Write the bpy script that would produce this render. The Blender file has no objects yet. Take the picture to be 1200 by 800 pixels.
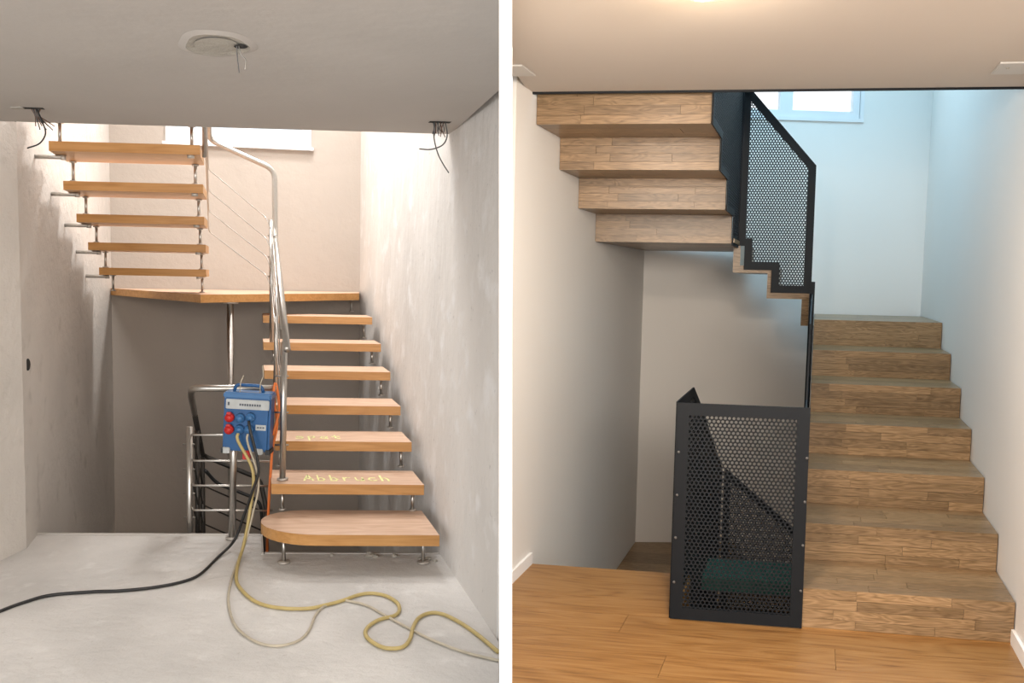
import bpy, bmesh, math, random
from mathutils import Vector, Matrix
random.seed(7)
SC = bpy.context.scene
COL = SC.collection
PI = math.pi

# ---------------------------------------------------------------- camera
EYE = Vector((0, 0, 1.5))
pitch, roll = math.atan(.077), .02
F = Vector((0, math.cos(pitch), -math.sin(pitch)))
up0 = Vector((0, math.sin(pitch), math.cos(pitch)))
right = Vector((1, 0, 0)) * math.cos(roll) + up0 * math.sin(roll)
up = Vector((-1, 0, 0)) * math.sin(roll) + up0 * math.cos(roll)
cd = bpy.data.cameras.new('camera')
cam = bpy.data.objects.new('camera', cd)
COL.objects.link(cam)
cam.matrix_world = Matrix(((right.x, up.x, -F.x, EYE.x), (right.y, up.y, -F.y, EYE.y),
                           (right.z, up.z, -F.z, EYE.z), (0, 0, 0, 1)))
cd.sensor_width = 36
cd.lens = 1000 / 1200 * 36
cd.clip_start = .05
SC.camera = cam

# ---------------------------------------------------------------- world, light, exposure
w = bpy.data.worlds.new('overcast_sky')
SC.world = w
w.use_nodes = True
bg = w.node_tree.nodes['Background']
bg.inputs[0].default_value = (.90, .96, 1.0, 1)
bg.inputs[1].default_value = 1.5
SC.view_settings.view_transform = 'Standard'
SC.view_settings.look = 'None'
SC.view_settings.gamma = 1
SC.view_settings.use_curve_mapping = False
SC.view_settings.exposure = 0.0


def area(name, loc, target, sx, sy, power, color, spread=180):
    d = bpy.data.lights.new(name, 'AREA')
    d.shape = 'RECTANGLE'
    d.size, d.size_y, d.energy, d.color = sx, sy, power, color
    d.spread = math.radians(spread)
    o = bpy.data.objects.new(name, d)
    COL.objects.link(o)
    o.location = loc
    o.rotation_euler = (Vector(target) - Vector(loc)).to_track_quat('-Z', 'Y').to_euler()
    return o


# frames of the two stairwells: U runs across, V runs into the house, z up (metres)
class Frame:
    def __init__(s, o, u_deg, v_deg):
        s.o = Vector((o[0], o[1], 0))
        s.u = Vector((math.cos(math.radians(u_deg)), math.sin(math.radians(u_deg)), 0))
        s.v = Vector((math.cos(math.radians(v_deg)), math.sin(math.radians(v_deg)), 0))

    def __call__(s, U, V, z=0.0):
        return s.o + s.u * U + s.v * V + Vector((0, 0, z))


L = Frame((-2.645, 4.704), 3.0, 107.26)
R = Frame((0.117, 4.368), -8.2, 70.58)

# daylight falling into the two stairwells from the storey above, and the daylit left room behind the camera
area('left_well_daylight', L(.75, .5, 4.15), L(1.9, .7, 1.4), 1.2, 1.9, 150, (1.0, .985, .97))
area('left_well_rear_daylight', L(1.75, 2.2, 4.1), L(.1, .6, 1.2), .5, .5, 75, (1.0, .98, .96))
area('right_well_daylight', R(1.5, 1.5, 4.4), R(1.75, 1.1, 0), 1.3, 2.2, 70, (.45, .77, 1.0))
area('left_room_daylight', (-2.4, -1.2, 1.9), (-1.3, 4, 1.0), 2.4, 1.6, 108, (.98, .985, 1.0))
area('right_room_fill', (1.35, -.9, 2.1), (1.2, 6, .6), .9, .6, 52, (1.0, .885, .76))  # unseen warm fill added to light the right stairwell from the front
area('right_room_second_fill', (.40, -.5, 1.95), (1.2, 6, .8), .9, .8, 88, (1.0, .885, .76))  # second added fill, brightens the rear wall of the right stairwell
dl_ = area('ceiling_downlight', R(1.02, -1.64, 2.365), R(1.25, -1.1, 0), .16, .16, 42, (1.0, .84, .68))
# warm lamp on the right-hand room's ceiling, just above the picture
ld = bpy.data.lights.new('ceiling_lamp_light', 'POINT')
ld.energy, ld.color, ld.shadow_soft_size = 3.5, (1.0, .74, .48), .07
lo = bpy.data.objects.new('ceiling_lamp_light', ld)
COL.objects.link(lo)
lo.location = R(1.02, -1.62, 2.27)


# ---------------------------------------------------------------- materials
def mat(name):
    m = bpy.data.materials.new(name)
    m.use_nodes = True
    return m, m.node_tree, m.node_tree.nodes['Principled BSDF']


def plain(name, c, rough=.5, metal=0.0, noise=0.0, nscale=20, spec=.5):
    m, t, b = mat(name)
    b.inputs['Roughness'].default_value = rough
    b.inputs['Metallic'].default_value = metal
    b.inputs['Specular IOR Level'].default_value = spec
    n = t.nodes.new('ShaderNodeTexNoise'); n.inputs['Scale'].default_value = nscale
    n.inputs['Detail'].default_value = 5
    r = t.nodes.new('ShaderNodeValToRGB')
    k = noise
    r.color_ramp.elements[0].color = (*[x * (1 - k) for x in c], 1)
    r.color_ramp.elements[1].color = (*[min(1, x * (1 + k)) for x in c], 1)
    r.color_ramp.elements[0].position = .3
    r.color_ramp.elements[1].position = .7
    tc = t.nodes.new('ShaderNodeTexCoord')
    t.links.new(tc.outputs['Object'], n.inputs['Vector'])
    t.links.new(n.outputs['Fac'], r.inputs[0])
    t.links.new(r.outputs[0], b.inputs['Base Color'])
    return m


def plaster(name, c, bump=.25, scale=9, mott=.05, stretch=(1, 1, 1)):
    m, t, b = mat(name)
    b.inputs['Roughness'].default_value = .82
    b.inputs['Specular IOR Level'].default_value = .25
    tc = t.nodes.new('ShaderNodeTexCoord')
    mp = t.nodes.new('ShaderNodeMapping'); mp.inputs['Scale'].default_value = stretch
    t.links.new(tc.outputs['Object'], mp.inputs[0])
    n = t.nodes.new('ShaderNodeTexNoise'); n.inputs['Scale'].default_value = scale
    n.inputs['Detail'].default_value = 8; n.inputs['Roughness'].default_value = .6
    t.links.new(mp.outputs[0], n.inputs['Vector'])
    n2 = t.nodes.new('ShaderNodeTexNoise'); n2.inputs['Scale'].default_value = 1.6; n2.inputs['Detail'].default_value = 6
    t.links.new(mp.outputs[0], n2.inputs['Vector'])
    r = t.nodes.new('ShaderNodeValToRGB')
    r.color_ramp.elements[0].position = .3; r.color_ramp.elements[1].position = .7
    r.color_ramp.elements[0].color = (*[x * (1 - mott) for x in c], 1)
    r.color_ramp.elements[1].color = (*[min(1, x * (1 + mott)) for x in c], 1)
    t.links.new(n2.outputs['Fac'], r.inputs[0]); t.links.new(r.outputs[0], b.inputs['Base Color'])
    bp = t.nodes.new('ShaderNodeBump'); bp.inputs['Strength'].default_value = bump; bp.inputs['Distance'].default_value = .02
    t.links.new(n.outputs['Fac'], bp.inputs['Height']); t.links.new(bp.outputs[0], b.inputs['Normal'])
    return m


def wood(name, dark, mid, light, rot, rough=.45, scale=1.0, var=.35, figure=1.0):
    """grain along local X after rotation about z by rot"""
    m, t, b = mat(name)
    N, K = t.nodes, t.links
    b.inputs['Roughness'].default_value = rough
    b.inputs['Specular IOR Level'].default_value = .4
    tc = N.new('ShaderNodeTexCoord'); oi = N.new('ShaderNodeObjectInfo')
    mp = N.new('ShaderNodeMapping'); mp.inputs['Rotation'].default_value = (0, 0, rot)
    K.new(tc.outputs['Object'], mp.inputs[0])
    off = N.new('ShaderNodeVectorMath'); off.operation = 'MULTIPLY_ADD'
    cmb = N.new('ShaderNodeCombineXYZ')
    for i in range(3): K.new(oi.outputs['Random'], cmb.inputs[i])
    K.new(cmb.outputs[0], off.inputs[0]); off.inputs[1].default_value = (37, 53, 71)
    K.new(mp.outputs[0], off.inputs[2])
    m2 = N.new('ShaderNodeMapping'); m2.inputs['Scale'].default_value = (1.3 * scale, 9 * scale, 9 * scale)
    K.new(off.outputs[0], m2.inputs[0])
    n1 = N.new('ShaderNodeTexNoise'); n1.inputs['Scale'].default_value = 1.6; n1.inputs['Detail'].default_value = 2
    n1.inputs['Distortion'].default_value = .4
    K.new(m2.outputs[0], n1.inputs['Vector'])
    mul = N.new('ShaderNodeMath'); mul.operation = 'MULTIPLY'; mul.inputs[1].default_value = 11 * figure
    K.new(n1.outputs['Fac'], mul.inputs[0])
    fr = N.new('ShaderNodeMath'); fr.operation = 'PINGPONG'; fr.inputs[1].default_value = .5
    K.new(mul.outputs[0], fr.inputs[0])
    m3 = N.new('ShaderNodeMapping'); m3.inputs['Scale'].default_value = (4 * scale, 90 * scale, 90 * scale)
    K.new(off.outputs[0], m3.inputs[0])
    n2 = N.new('ShaderNodeTexNoise'); n2.inputs['Scale'].default_value = 1.5; n2.inputs['Detail'].default_value = 3
    K.new(m3.outputs[0], n2.inputs['Vector'])
    ad = N.new('ShaderNodeMath'); ad.operation = 'MULTIPLY_ADD'; ad.inputs[1].default_value = .7
    K.new(fr.outputs[0], ad.inputs[0]); K.new(n2.outputs['Fac'], ad.inputs[2])
    sc_ = N.new('ShaderNodeMath'); sc_.operation = 'MULTIPLY'; sc_.inputs[1].default_value = .9
    K.new(ad.outputs[0], sc_.inputs[0])
    r = N.new('ShaderNodeValToRGB')
    e = r.color_ramp.elements
    e[0].position = .25; e[0].color = (*dark, 1)
    e[1].position = .85; e[1].color = (*light, 1)
    x = e.new(.52); x.color = (*mid, 1)
    K.new(sc_.outputs[0], r.inputs[0])
    hv = N.new('ShaderNodeHueSaturation')
    mr = N.new('ShaderNodeMapRange'); mr.inputs['To Min'].default_value = 1 - var; mr.inputs['To Max'].default_value = 1 + var
    K.new(oi.outputs['Random'], mr.inputs[0]); K.new(mr.outputs[0], hv.inputs['Value'])
    K.new(r.outputs[0], hv.inputs['Color']); K.new(hv.outputs[0], b.inputs['Base Color'])
    bp = N.new('ShaderNodeBump'); bp.inputs['Strength'].default_value = .08; bp.inputs['Distance'].default_value = .004
    K.new(n2.outputs['Fac'], bp.inputs['Height']); K.new(bp.outputs[0], b.inputs['Normal'])
    return m


M = {}
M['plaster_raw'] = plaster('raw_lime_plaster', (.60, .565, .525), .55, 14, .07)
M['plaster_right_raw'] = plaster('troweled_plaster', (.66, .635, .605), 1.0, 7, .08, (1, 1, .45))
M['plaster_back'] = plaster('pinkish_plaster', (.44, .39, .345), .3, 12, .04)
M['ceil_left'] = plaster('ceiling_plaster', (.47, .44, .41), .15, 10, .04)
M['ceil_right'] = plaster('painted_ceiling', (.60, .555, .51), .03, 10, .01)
M['paint'] = plaster('white_wall_paint', (.84, .82, .79), .03, 40, .01)
M['plate'] = plain('off_white_plastic', (.60, .59, .57), .5)
M['white'] = plain('white_paint', (.93, .93, .93), .6)
M['patch'] = plaster('fresh_filler', (.40, .375, .33), .6, 25, .10)
M['screed'] = plaster('concrete_screed', (.58, .565, .545), .5, 16, .16)
def speckle(m, c, scale, lo_, hi_):
    t = m.node_tree; b = t.nodes['Principled BSDF']
    src = b.inputs['Base Color'].links[0].from_socket
    tc = [n for n in t.nodes if n.type == 'TEX_COORD'][0]
    n = t.nodes.new('ShaderNodeTexNoise'); n.inputs['Scale'].default_value = scale; n.inputs['Detail'].default_value = 4
    r = t.nodes.new('ShaderNodeMapRange'); r.inputs['From Min'].default_value = lo_; r.inputs['From Max'].default_value = hi_
    x = t.nodes.new('ShaderNodeMix'); x.data_type = 'RGBA'
    t.links.new(tc.outputs['Object'], n.inputs['Vector']); t.links.new(n.outputs['Fac'], r.inputs['Value'])
    t.links.new(r.outputs[0], x.inputs['Factor']); t.links.new(src, x.inputs[6]); x.inputs[7].default_value = (*c, 1)
    t.links.new(x.outputs[2], b.inputs['Base Color'])


speckle(M['screed'], (.42, .39, .36), 26, .68, .80)
speckle(M['screed'], (.72, .71, .69), 7, .60, .85)
speckle(M['plaster_right_raw'], (.76, .75, .74), 5, .56, .72)
speckle(M['plaster_right_raw'], (.46, .44, .43), 30, .66, .80)
speckle(M['plaster_raw'], (.50, .47, .43), 6, .60, .75)
M['hole_shade'] = plain('painted_hole_shade', (.02, .02, .02), .9)  # holes are flat near-black patches, their shade put into the colour
ul, ur = -math.radians(3), math.radians(8.2)
M['beech_edge'] = wood('beech_edge', (.40, .19, .055), (.47, .235, .075), (.54, .285, .10), ul, .4, .8, .06, .35)
M['beech_top'] = wood('worn_beech_top', (.50, .31, .20), (.60, .40, .28), (.70, .50, .37), ul, .5, .8, .05, .5)
M['oak'] = wood('oiled_oak_strip', (.120, .072, .034), (.215, .136, .068), (.33, .215, .118), ur, .33, 1.5, .22, 1.0)
M['oak_floor'] = wood('golden_oak_plank', (.175, .078, .022), (.29, .144, .044), (.36, .195, .070), ur, .38, .55, .07, .7)
M['steel'] = plain('brushed_stainless_steel', (.46, .44, .41), .32, 1.0, .05, 60)
M['steel_dull'] = plain('dusty_steel', (.50, .47, .43), .5, .7, .12, 60)
M['shaded_steel'] = plain('shade_darkened_steel', (.05, .045, .04), .45, .6)  # shaded lower run of the stainless rail, shade put into the colour
M['anthracite'] = plain('anthracite_powder_coat', (.006, .008, .011), .55, 0, .05, 80, .22)
M['black'] = plain('black_rubber', (.012, .012, .012), .5)
M['yellow'] = plain('yellow_cable_sheath', (.45, .35, .14), .5, 0, .1)
M['cream'] = plain('cream_cable_sheath', (.44, .39, .30), .5, 0, .1)
M['orange'] = plain('orange_cable_sheath', (.70, .18, .04), .5)
M['brown_wire'] = plain('brown_insulation', (.12, .06, .035), .5)
M['grey_wire'] = plain('grey_conduit', (.10, .10, .10), .5)
M['blue'] = plain('blue_plastic_housing', (.006, .075, .22), .4, 0, .15, 12)
M['blue_light'] = plain('pale_blue_socket_lid', (.04, .14, .32), .35)
M['red'] = plain('red_plastic_socket', (.50, .02, .018), .35)
M['grey_plate'] = plain('grey_label_plate', (.42, .44, .44), .5, 0, .1)
M['ink'] = plain('dark_print', (.07, .08, .10), .6)
M['frame_white'] = plain('white_window_frame', (.80, .82, .84), .4)
M['chalk'] = plain('yellow_chalk', (.85, .86, .42), .9, 0, .1, 80)
M['green'] = plain('green_felt', (.012, .08, .065), .9, 0, .2)
M['lampglass'] = plain('opal_lamp_shade', (.9, .85, .75), .4)
m, t, b = mat('window_glass')
b.inputs['Transmission Weight'].default_value = 1; b.inputs['Roughness'].default_value = 0
b.inputs['IOR'].default_value = 1.02; b.inputs['Base Color'].default_value = (1, 1, 1, 1)
M['glass'] = m


# ---------------------------------------------------------------- builders
def link(name, verts, faces, m, parent=None, base=None, smooth=False, mids=None):
    me = bpy.data.meshes.new(name)
    org = Vector(base) if base is not None else (parent['_o'] if parent is not None and '_o' in parent else None)
    root = Vector((0, 0, 0))
    if parent is not None:
        root = BASE[parent.name]
    off = root if parent is not None else (Vector(base) if base is not None else Vector((0, 0, 0)))
    me.from_pydata([tuple(Vector(v) - off) for v in verts], [], faces)
    ms = m if isinstance(m, (list, tuple)) else [m]
    for x in ms: me.materials.append(x)
    if mids:
        for p, i in zip(me.polygons, mids): p.material_index = i
    bm = bmesh.new(); bm.from_mesh(me)
    bmesh.ops.recalc_face_normals(bm, faces=bm.faces)
    bm.to_mesh(me); bm.free()
    if smooth:
        for p in me.polygons: p.use_smooth = True
    o = bpy.data.objects.new(name, me)
    COL.objects.link(o)
    if parent is not None:
        o.parent = parent
    else:
        o.location = off
    BASE[o.name] = off
    return o


BASE = {}


def thing(name, base, label, cat, group=None):
    o = bpy.data.objects.new(name, None)
    o.empty_display_size = .1
    COL.objects.link(o)
    o.location = base
    BASE[o.name] = Vector(base)
    return tag(o, label, cat, group)


def tag(o, label=None, cat=None, group=None, kind=None):
    if label: o['label'] = label
    if cat: o['category'] = cat
    if group: o['group'] = group
    if kind: o['kind'] = kind
    return o


def struct(o, label, cat):
    return tag(o, label, cat, None, 'structure')


def prism_vf(bot, top):
    n = len(bot)
    v = list(bot) + list(top)
    f = [tuple(range(n))[::-1], tuple(range(n, 2 * n))]
    f += [(i, (i + 1) % n, n + (i + 1) % n, n + i) for i in range(n)]
    return v, f


def prism(name, fr, plan, z0, z1, m, parent=None, base=None, bevel=0, mids=None):
    v, f = prism_vf([fr(a, b_, z0) for a, b_ in plan], [fr(a, b_, z1) for a, b_ in plan])
    if base is None and parent is None:
        base = v[0]
    o = link(name, v, f, m, parent, base, mids=mids)
    if bevel:
        me = o.data
        bm = bmesh.new(); bm.from_mesh(me)
        bmesh.ops.bevel(bm, geom=bm.edges[:], offset=bevel, segments=2, profile=.6, affect='EDGES')
        bm.to_mesh(me); bm.free()
    return o


def box(name, fr, U0, U1, V0, V1, z0, z1, m, parent=None, base=None, bevel=0):
    return prism(name, fr, [(U0, V0), (U1, V0), (U1, V1), (U0, V1)], z0, z1, m, parent, base, bevel)


def smooth_path(pts, n=6):
    """Catmull-Rom through the points"""
    P = [Vector(p) for p in pts]
    out = []
    for i in range(len(P) - 1):
        a = P[i - 1] if i else P[0] * 2 - P[1]
        b_, c = P[i], P[i + 1]
        d = P[i + 2] if i + 2 < len(P) else P[-1] * 2 - P[-2]
        for k in range(n):
            s = k / n
            out.append(.5 * ((2 * b_) + (c - a) * s + (2 * a - 5 * b_ + 4 * c - d) * s * s + (3 * b_ - a - 3 * c + d) * s ** 3))
    out.append(P[-1])
    return out


def tube_vf(pts, r, seg=10):
    P = [Vector(p) for p in pts]
    v, f = [], []
    prev = None
    for i, p in enumerate(P):
        t = (P[min(i + 1, len(P) - 1)] - P[max(i - 1, 0)]).normalized()
        if prev is None:
            a = Vector((0, 0, 1)) if abs(t.z) < .9 else Vector((1, 0, 0))
            n = t.cross(a).normalized()
        else:
            n = (prev - t * prev.dot(t)).normalized()
        prev = n
        b_ = t.cross(n)
        rr = r[i] if isinstance(r, (list, tuple)) else r
        for k in range(seg):
            an = 2 * PI * k / seg
            v.append(p + (n * math.cos(an) + b_ * math.sin(an)) * rr)
    for i in range(len(P) - 1):
        for k in range(seg):
            a, b_ = i * seg + k, i * seg + (k + 1) % seg
            f.append((a, b_, b_ + seg, a + seg))
    f.append(tuple(range(seg))); f.append(tuple(range((len(P) - 1) * seg, len(P) * seg)))
    return v, f


def tube(name, pts, r, m, parent=None, base=None, seg=10):
    v, f = tube_vf(pts, r, seg)
    if base is None and parent is None: base = pts[0]
    return link(name, v, f, m, parent, base, smooth=True)


def rounded(pts, rad, n=5):
    """polyline with rounded corners"""
    P = [Vector(p) for p in pts]
    out = [P[0]]
    for i in range(1, len(P) - 1):
        a, b_, c = P[i - 1], P[i], P[i + 1]
        r1 = min(rad, (a - b_).length * .45, (c - b_).length * .45)
        p0 = b_ + (a - b_).normalized() * r1
        p1 = b_ + (c - b_).normalized() * r1
        for k in range(n + 1):
            s = k / n
            out.append(p0 * (1 - s) ** 2 + b_ * 2 * s * (1 - s) + p1 * s * s)
    out.append(P[-1])
    return out


def inset(poly, d):
    n = len(poly)
    A = sum(poly[i][0] * poly[(i + 1) % n][1] - poly[(i + 1) % n][0] * poly[i][1] for i in range(n))
    sgn = 1 if A > 0 else -1
    out = []
    for i in range(n):
        p0, p1, p2 = Vector(poly[i - 1]), Vector(poly[i]), Vector(poly[(i + 1) % n])
        d1, d2 = (p1 - p0).normalized(), (p2 - p1).normalized()
        n1, n2 = Vector((-d1.y, d1.x)) * sgn, Vector((-d2.y, d2.x)) * sgn
        k = n1 + n2
        out.append(tuple(p1 + k * (d / max(.25, k.dot(n1)))))
    return out


def inside(p, poly):
    x, y = p
    c = False
    for i in range(len(poly)):
        x0, y0 = poly[i - 1]; x1, y1 = poly[i]
        if (y0 > y) != (y1 > y) and x < (x1 - x0) * (y - y0) / (y1 - y0) + x0:
            c = not c
    return c


def perforated(root, org, dirv, poly, margin, pitch=.0185, rad=.0062, bolts=()):
    """sheet-metal guard: a solid border and a field of round holes (real openings). poly in (p,z)"""
    nrm = Vector((dirv.y, -dirv.x, 0))
    P = lambda a, z, t=0: org + dirv * a + Vector((0, 0, z)) + nrm * t
    inn = inset(poly, margin)
    n = len(poly)
    v, f = [], []
    for tt in (.0035, -.0035):
        for q in (poly, inn):
            v += [P(a, z, tt) for a, z in q]
    for i in range(n):
        j = (i + 1) % n
        f += [(i, j, n + j, n + i), (2 * n + i, 2 * n + j, 3 * n + j, 3 * n + i),
              (i, j, 2 * n + j, 2 * n + i), (n + i, n + j, 3 * n + j, 3 * n + i)]
    border = link('border_frame', v, f, M['anthracite'], root)
    inner = inset(poly, margin - pitch * .45)
    xs = [q[0] for q in poly]; zs = [q[1] for q in poly]
    v, f = [], []
    row = pitch * math.sqrt(3) / 2
    R_ = pitch / math.sqrt(3)
    z = min(zs); k = 0
    NS = 8
    while z < max(zs):
        x = min(xs) + (pitch / 2 if k % 2 else 0)
        while x < max(xs):
            if inside((x, z), inner):
                b0 = len(v)
                for q in range(12):   # hexagonal cell outline (corner and edge-middle points)
                    an = PI / 6 * q + PI / 6
                    rr = R_ if q % 2 == 0 else R_ * math.cos(PI / 6)
                    v.append(P(x + rr * math.cos(an), z + rr * math.sin(an), 0))
                for tt in (0, -.0015):
                    for q in range(12):
                        an = PI / 6 * q + PI / 6
                        v.append(P(x + rad * math.cos(an), z + rad * math.sin(an), tt))
                for q in range(12):
                    r2 = (q + 1) % 12
                    f.append((b0 + q, b0 + r2, b0 + 12 + r2, b0 + 12 + q))
                    f.append((b0 + 12 + q, b0 + 12 + r2, b0 + 24 + r2, b0 + 24 + q))
            x += pitch
        z += row; k += 1
    if v:
        link('perforated_sheet', v, f, M['anthracite'], root)
    for a, zz in bolts:
        tube('bolt', [P(a, zz, .003), P(a, zz, .009)], .006, M['grey_wire'], root, seg=8)
    return border


def strip_boards(parent, P, a0, a1, b0, b1, rows, m, thick=.006, name='board', lo=.28, hi=.62, gap=.0007):
    """parquet strips on a face; P(a,b,t): a along the grain, b across, t outwards"""
    h = (b1 - b0) / rows
    for k in range(rows):
        a = a0
        first = True
        while a < a1 - .01:
            ln = random.uniform(lo, hi) * (random.uniform(.35, .9) if first else 1)
            first = False
            e = a + ln
            if a1 - e < .14: e = a1
            x0, x1, y0, y1 = a + gap, e - gap, b0 + k * h + gap, b0 + (k + 1) * h - gap
            t0, t1 = -.004, thick + random.uniform(-.0004, .0004)
            bot = [P(x0, y0, t0), P(x1, y0, t0), P(x1, y1, t0), P(x0, y1, t0)]
            top = [P(x0, y0, t1), P(x1, y0, t1), P(x1, y1, t1), P(x0, y1, t1)]
            vv, ff = prism_vf(bot, top)
            link(name, vv, ff, m, parent)
            a = e


def pix(x, y, Y):
    d = F + right * ((x - 600) / 1000) + up * ((400 - y) / 1000)
    return EYE + d * (Y / d.y)
def lean(x, Y, z):
    p, q = pix(x, 0, Y), pix(x, 800, Y)
    s = (z - q.z) / (p.z - q.z)
    return q.lerp(p, s)
LCX = [lean(589, 1.92, 2.213), lean(589, 3.3, 2.213)]
RCX = [lean(596.5, 1.92, 2.397), lean(596.5, 3.7, 2.397)]
RFX = [lean(596.5, 1.92, 0), lean(597, 3.9, 0)]
# ================================================================ LEFT HOUSE SHELL
ZC = 2.213          # underside of the slab
TOPL = 4.3
struct(prism('wall_left', L, [(0, -.27), (0, 2.87), (-.15, 2.87), (-.15, -.27)], -2.4, TOPL, M['plaster_raw'], base=L(0, 1, 0)),
       'left side wall of the unfinished stairwell, rough pale plaster in streaky daylight', 'wall')
struct(prism('wall_left', L, [(0, -.27), (-.15, -.27), (-1.35, -3.3), (-1.2, -3.3)], -.1, ZC + .02, M['plaster_raw'], base=L(0, -.3, 0)),
       'splayed strip of plaster wall at the far left edge of the photo', 'wall')
wr = prism('wall_right', L, [(2.18, -1.44), (2.2, -1.44), (2.2, 3.17), (2.18, 3.17)], -2.4, TOPL, M['plaster_right_raw'], base=L(2.18, 1, 0))
struct(wr, 'tall grey troweled plaster wall beside the open beech treads', 'wall')
# back wall with a high window
BL0, BL1 = L(0, 2.85), L(2.18, 3.15)
dl = (BL1 - BL0).normalized()
nl = Vector((-dl.y, dl.x, 0))


class Wallframe:
    def __init__(s, o, d, n): s.o, s.d, s.n = o, d, n
    def __call__(s, a, t, z=0.0): return s.o + s.d * a + s.n * t + Vector((0, 0, z))


BWL = Wallframe(BL0, dl, nl)
lenL = (BL1 - BL0).length


def wall_with_hole(name, fr, ln, z0, z1, a0, a1, h0, h1, th, m, label):
    v, f = [], []
    for pl in ([(-.1, 0), (a0, 0), (a0, th), (-.1, th)], [(a1, 0), (ln + .1, 0), (ln + .1, th), (a1, th)]):
        vv, ff = prism_vf([fr(a, t_, z0) for a, t_ in pl], [fr(a, t_, z1) for a, t_ in pl])
        f += [tuple(i + len(v) for i in q) for q in ff]; v += vv
    for q0, q1 in ((z0, h0), (h1, z1)):
        pl = [(a0, 0), (a1, 0), (a1, th), (a0, th)]
        vv, ff = prism_vf([fr(a, t_, q0) for a, t_ in pl], [fr(a, t_, q1) for a, t_ in pl])
        f += [tuple(i + len(v) for i in q) for q in ff]; v += vv
    return struct(link(name, v, f, m, None, fr(0, 0, 0)), label, 'wall')


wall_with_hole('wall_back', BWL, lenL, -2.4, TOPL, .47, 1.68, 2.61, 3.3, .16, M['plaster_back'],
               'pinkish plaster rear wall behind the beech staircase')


def window(name, fr, a0, a1, z0, z1, label, sash):
    """frame ring + sashes + panes, parts of the setting's window"""
    w_ = thing(name, fr(a0, 0, z0), label, 'window'); w_['kind'] = 'structure'
    def ring(nm, x0, x1, y0, y1, b_, t0, t1, par):
        v, f = [], []
        for (p0, p1, q0, q1) in ((x0, x1, y0, y0 + b_), (x0, x1, y1 - b_, y1), (x0, x0 + b_, y0 + b_, y1 - b_), (x1 - b_, x1, y0 + b_, y1 - b_)):
            vv, ff = prism_vf([fr(p0, t0, q0), fr(p1, t0, q0), fr(p1, t1, q0), fr(p0, t1, q0)],
                              [fr(p0, t0, q1), fr(p1, t0, q1), fr(p1, t1, q1), fr(p0, t1, q1)])
            f += [tuple(i + len(v) for i in q) for q in ff]; v += vv
        return link(nm, v, f, M['frame_white'], par)
    ring('window_frame', a0, a1, z0, z1, .03, -.012, .07, w_)
    for x0, x1 in sash:
        s_ = ring('sash', x0, x1, z0 + .03, z1 - .03, .055, .0, .05, w_)
        v, f = prism_vf([fr(x0 + .05, .022, z0 + .08), fr(x1 - .05, .022, z0 + .08), fr(x1 - .05, .028, z0 + .08), fr(x0 + .05, .028, z0 + .08)],
                        [fr(x0 + .05, .022, z1 - .08), fr(x1 - .05, .022, z1 - .08), fr(x1 - .05, .028, z1 - .08), fr(x0 + .05, .028, z1 - .08)])
        link('pane', v, f, M['glass'], s_)
    return w_


wl = window('window_1', BWL, .46, 1.69, 2.60, 3.31, 'white two-sash window high behind the beech staircase', [(.49, 1.075), (1.075, 1.66)])
box('window_sill', lambda a, t_, z=0.: BWL(a, t_, z), .44, 1.71, -.05, .0, 2.575, 2.60, M['frame_white'], wl)

# floor of the left house: screed with the stair opening cut out
fl = lambda x, y, z=0.0: Vector((x, y, z))
a_, b_2 = L(-1.4, -3.0), L(-.2, -.3)
pts_far = [L(-.2, -.35), L(2.19, -.35)]
v = []
floorpoly = [(-4.6, -1.6), (-.02, -1.6), (-.02, 2.6), (-.03, 3.4), tuple(L(2.19, -.35).xy), tuple(L(1.235, -.35).xy),
             tuple(L(1.235, -.03).xy), tuple(L(-.15, -.03).xy), tuple(L(-.15, -.35).xy), (-4.6, 2.6)]
struct(prism('floor', fl, floorpoly, -.22, 0, M['screed'], base=(-1.5, 3, 0)), 'bare grey concrete screed floor in front of the beech staircase', 'floor')
o = box('trim_1', L, 0, 1.235, -.034, -.022, -.05, .012, M['ceil_left'])
struct(o, 'thin pale edging strip along the rim of the left stair opening', 'trim')
o = prism('trim_2', L, [(1.235, -.36), (1.245, -.36), (1.245, -.03), (1.235, -.03)], -.1, .01, M['ceil_left'])
struct(o, 'short pale edging strip at the side of the opening beneath the rounded tread', 'trim')
# cavity under the lowest tread
o = box('trim_3', L, 1.25, 2.18, -.34, -.325, -.22, .003, M['ceil_left'])
struct(o, 'broken pale edge of the slab under the lowest beech tread', 'trim')
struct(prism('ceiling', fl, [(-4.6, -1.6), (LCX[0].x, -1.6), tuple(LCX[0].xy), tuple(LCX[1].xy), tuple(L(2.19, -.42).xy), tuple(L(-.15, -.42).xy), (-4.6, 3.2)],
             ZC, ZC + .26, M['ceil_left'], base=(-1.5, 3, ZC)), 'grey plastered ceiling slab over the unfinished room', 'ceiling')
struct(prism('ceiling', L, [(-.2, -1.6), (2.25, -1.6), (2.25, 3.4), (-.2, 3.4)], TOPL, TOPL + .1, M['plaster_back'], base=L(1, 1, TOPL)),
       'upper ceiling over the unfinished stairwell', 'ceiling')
struct(prism('floor', L, [(-.1, -1.4), (2.18, -1.4), (2.18, 3.2), (-.1, 3.2)], -2.5, -2.4, M['screed'], base=L(1, 1, -2.45)),
       'basement floor at the bottom of the unfinished stairwell', 'floor')
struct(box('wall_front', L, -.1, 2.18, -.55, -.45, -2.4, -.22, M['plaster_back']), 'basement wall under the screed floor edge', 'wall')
struct(box('wall_front', L, -.1, 2.2, -1.6, -1.5, ZC + .26, TOPL, M['plaster_back']), 'upstairs wall behind the left stairwell', 'wall')

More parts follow.
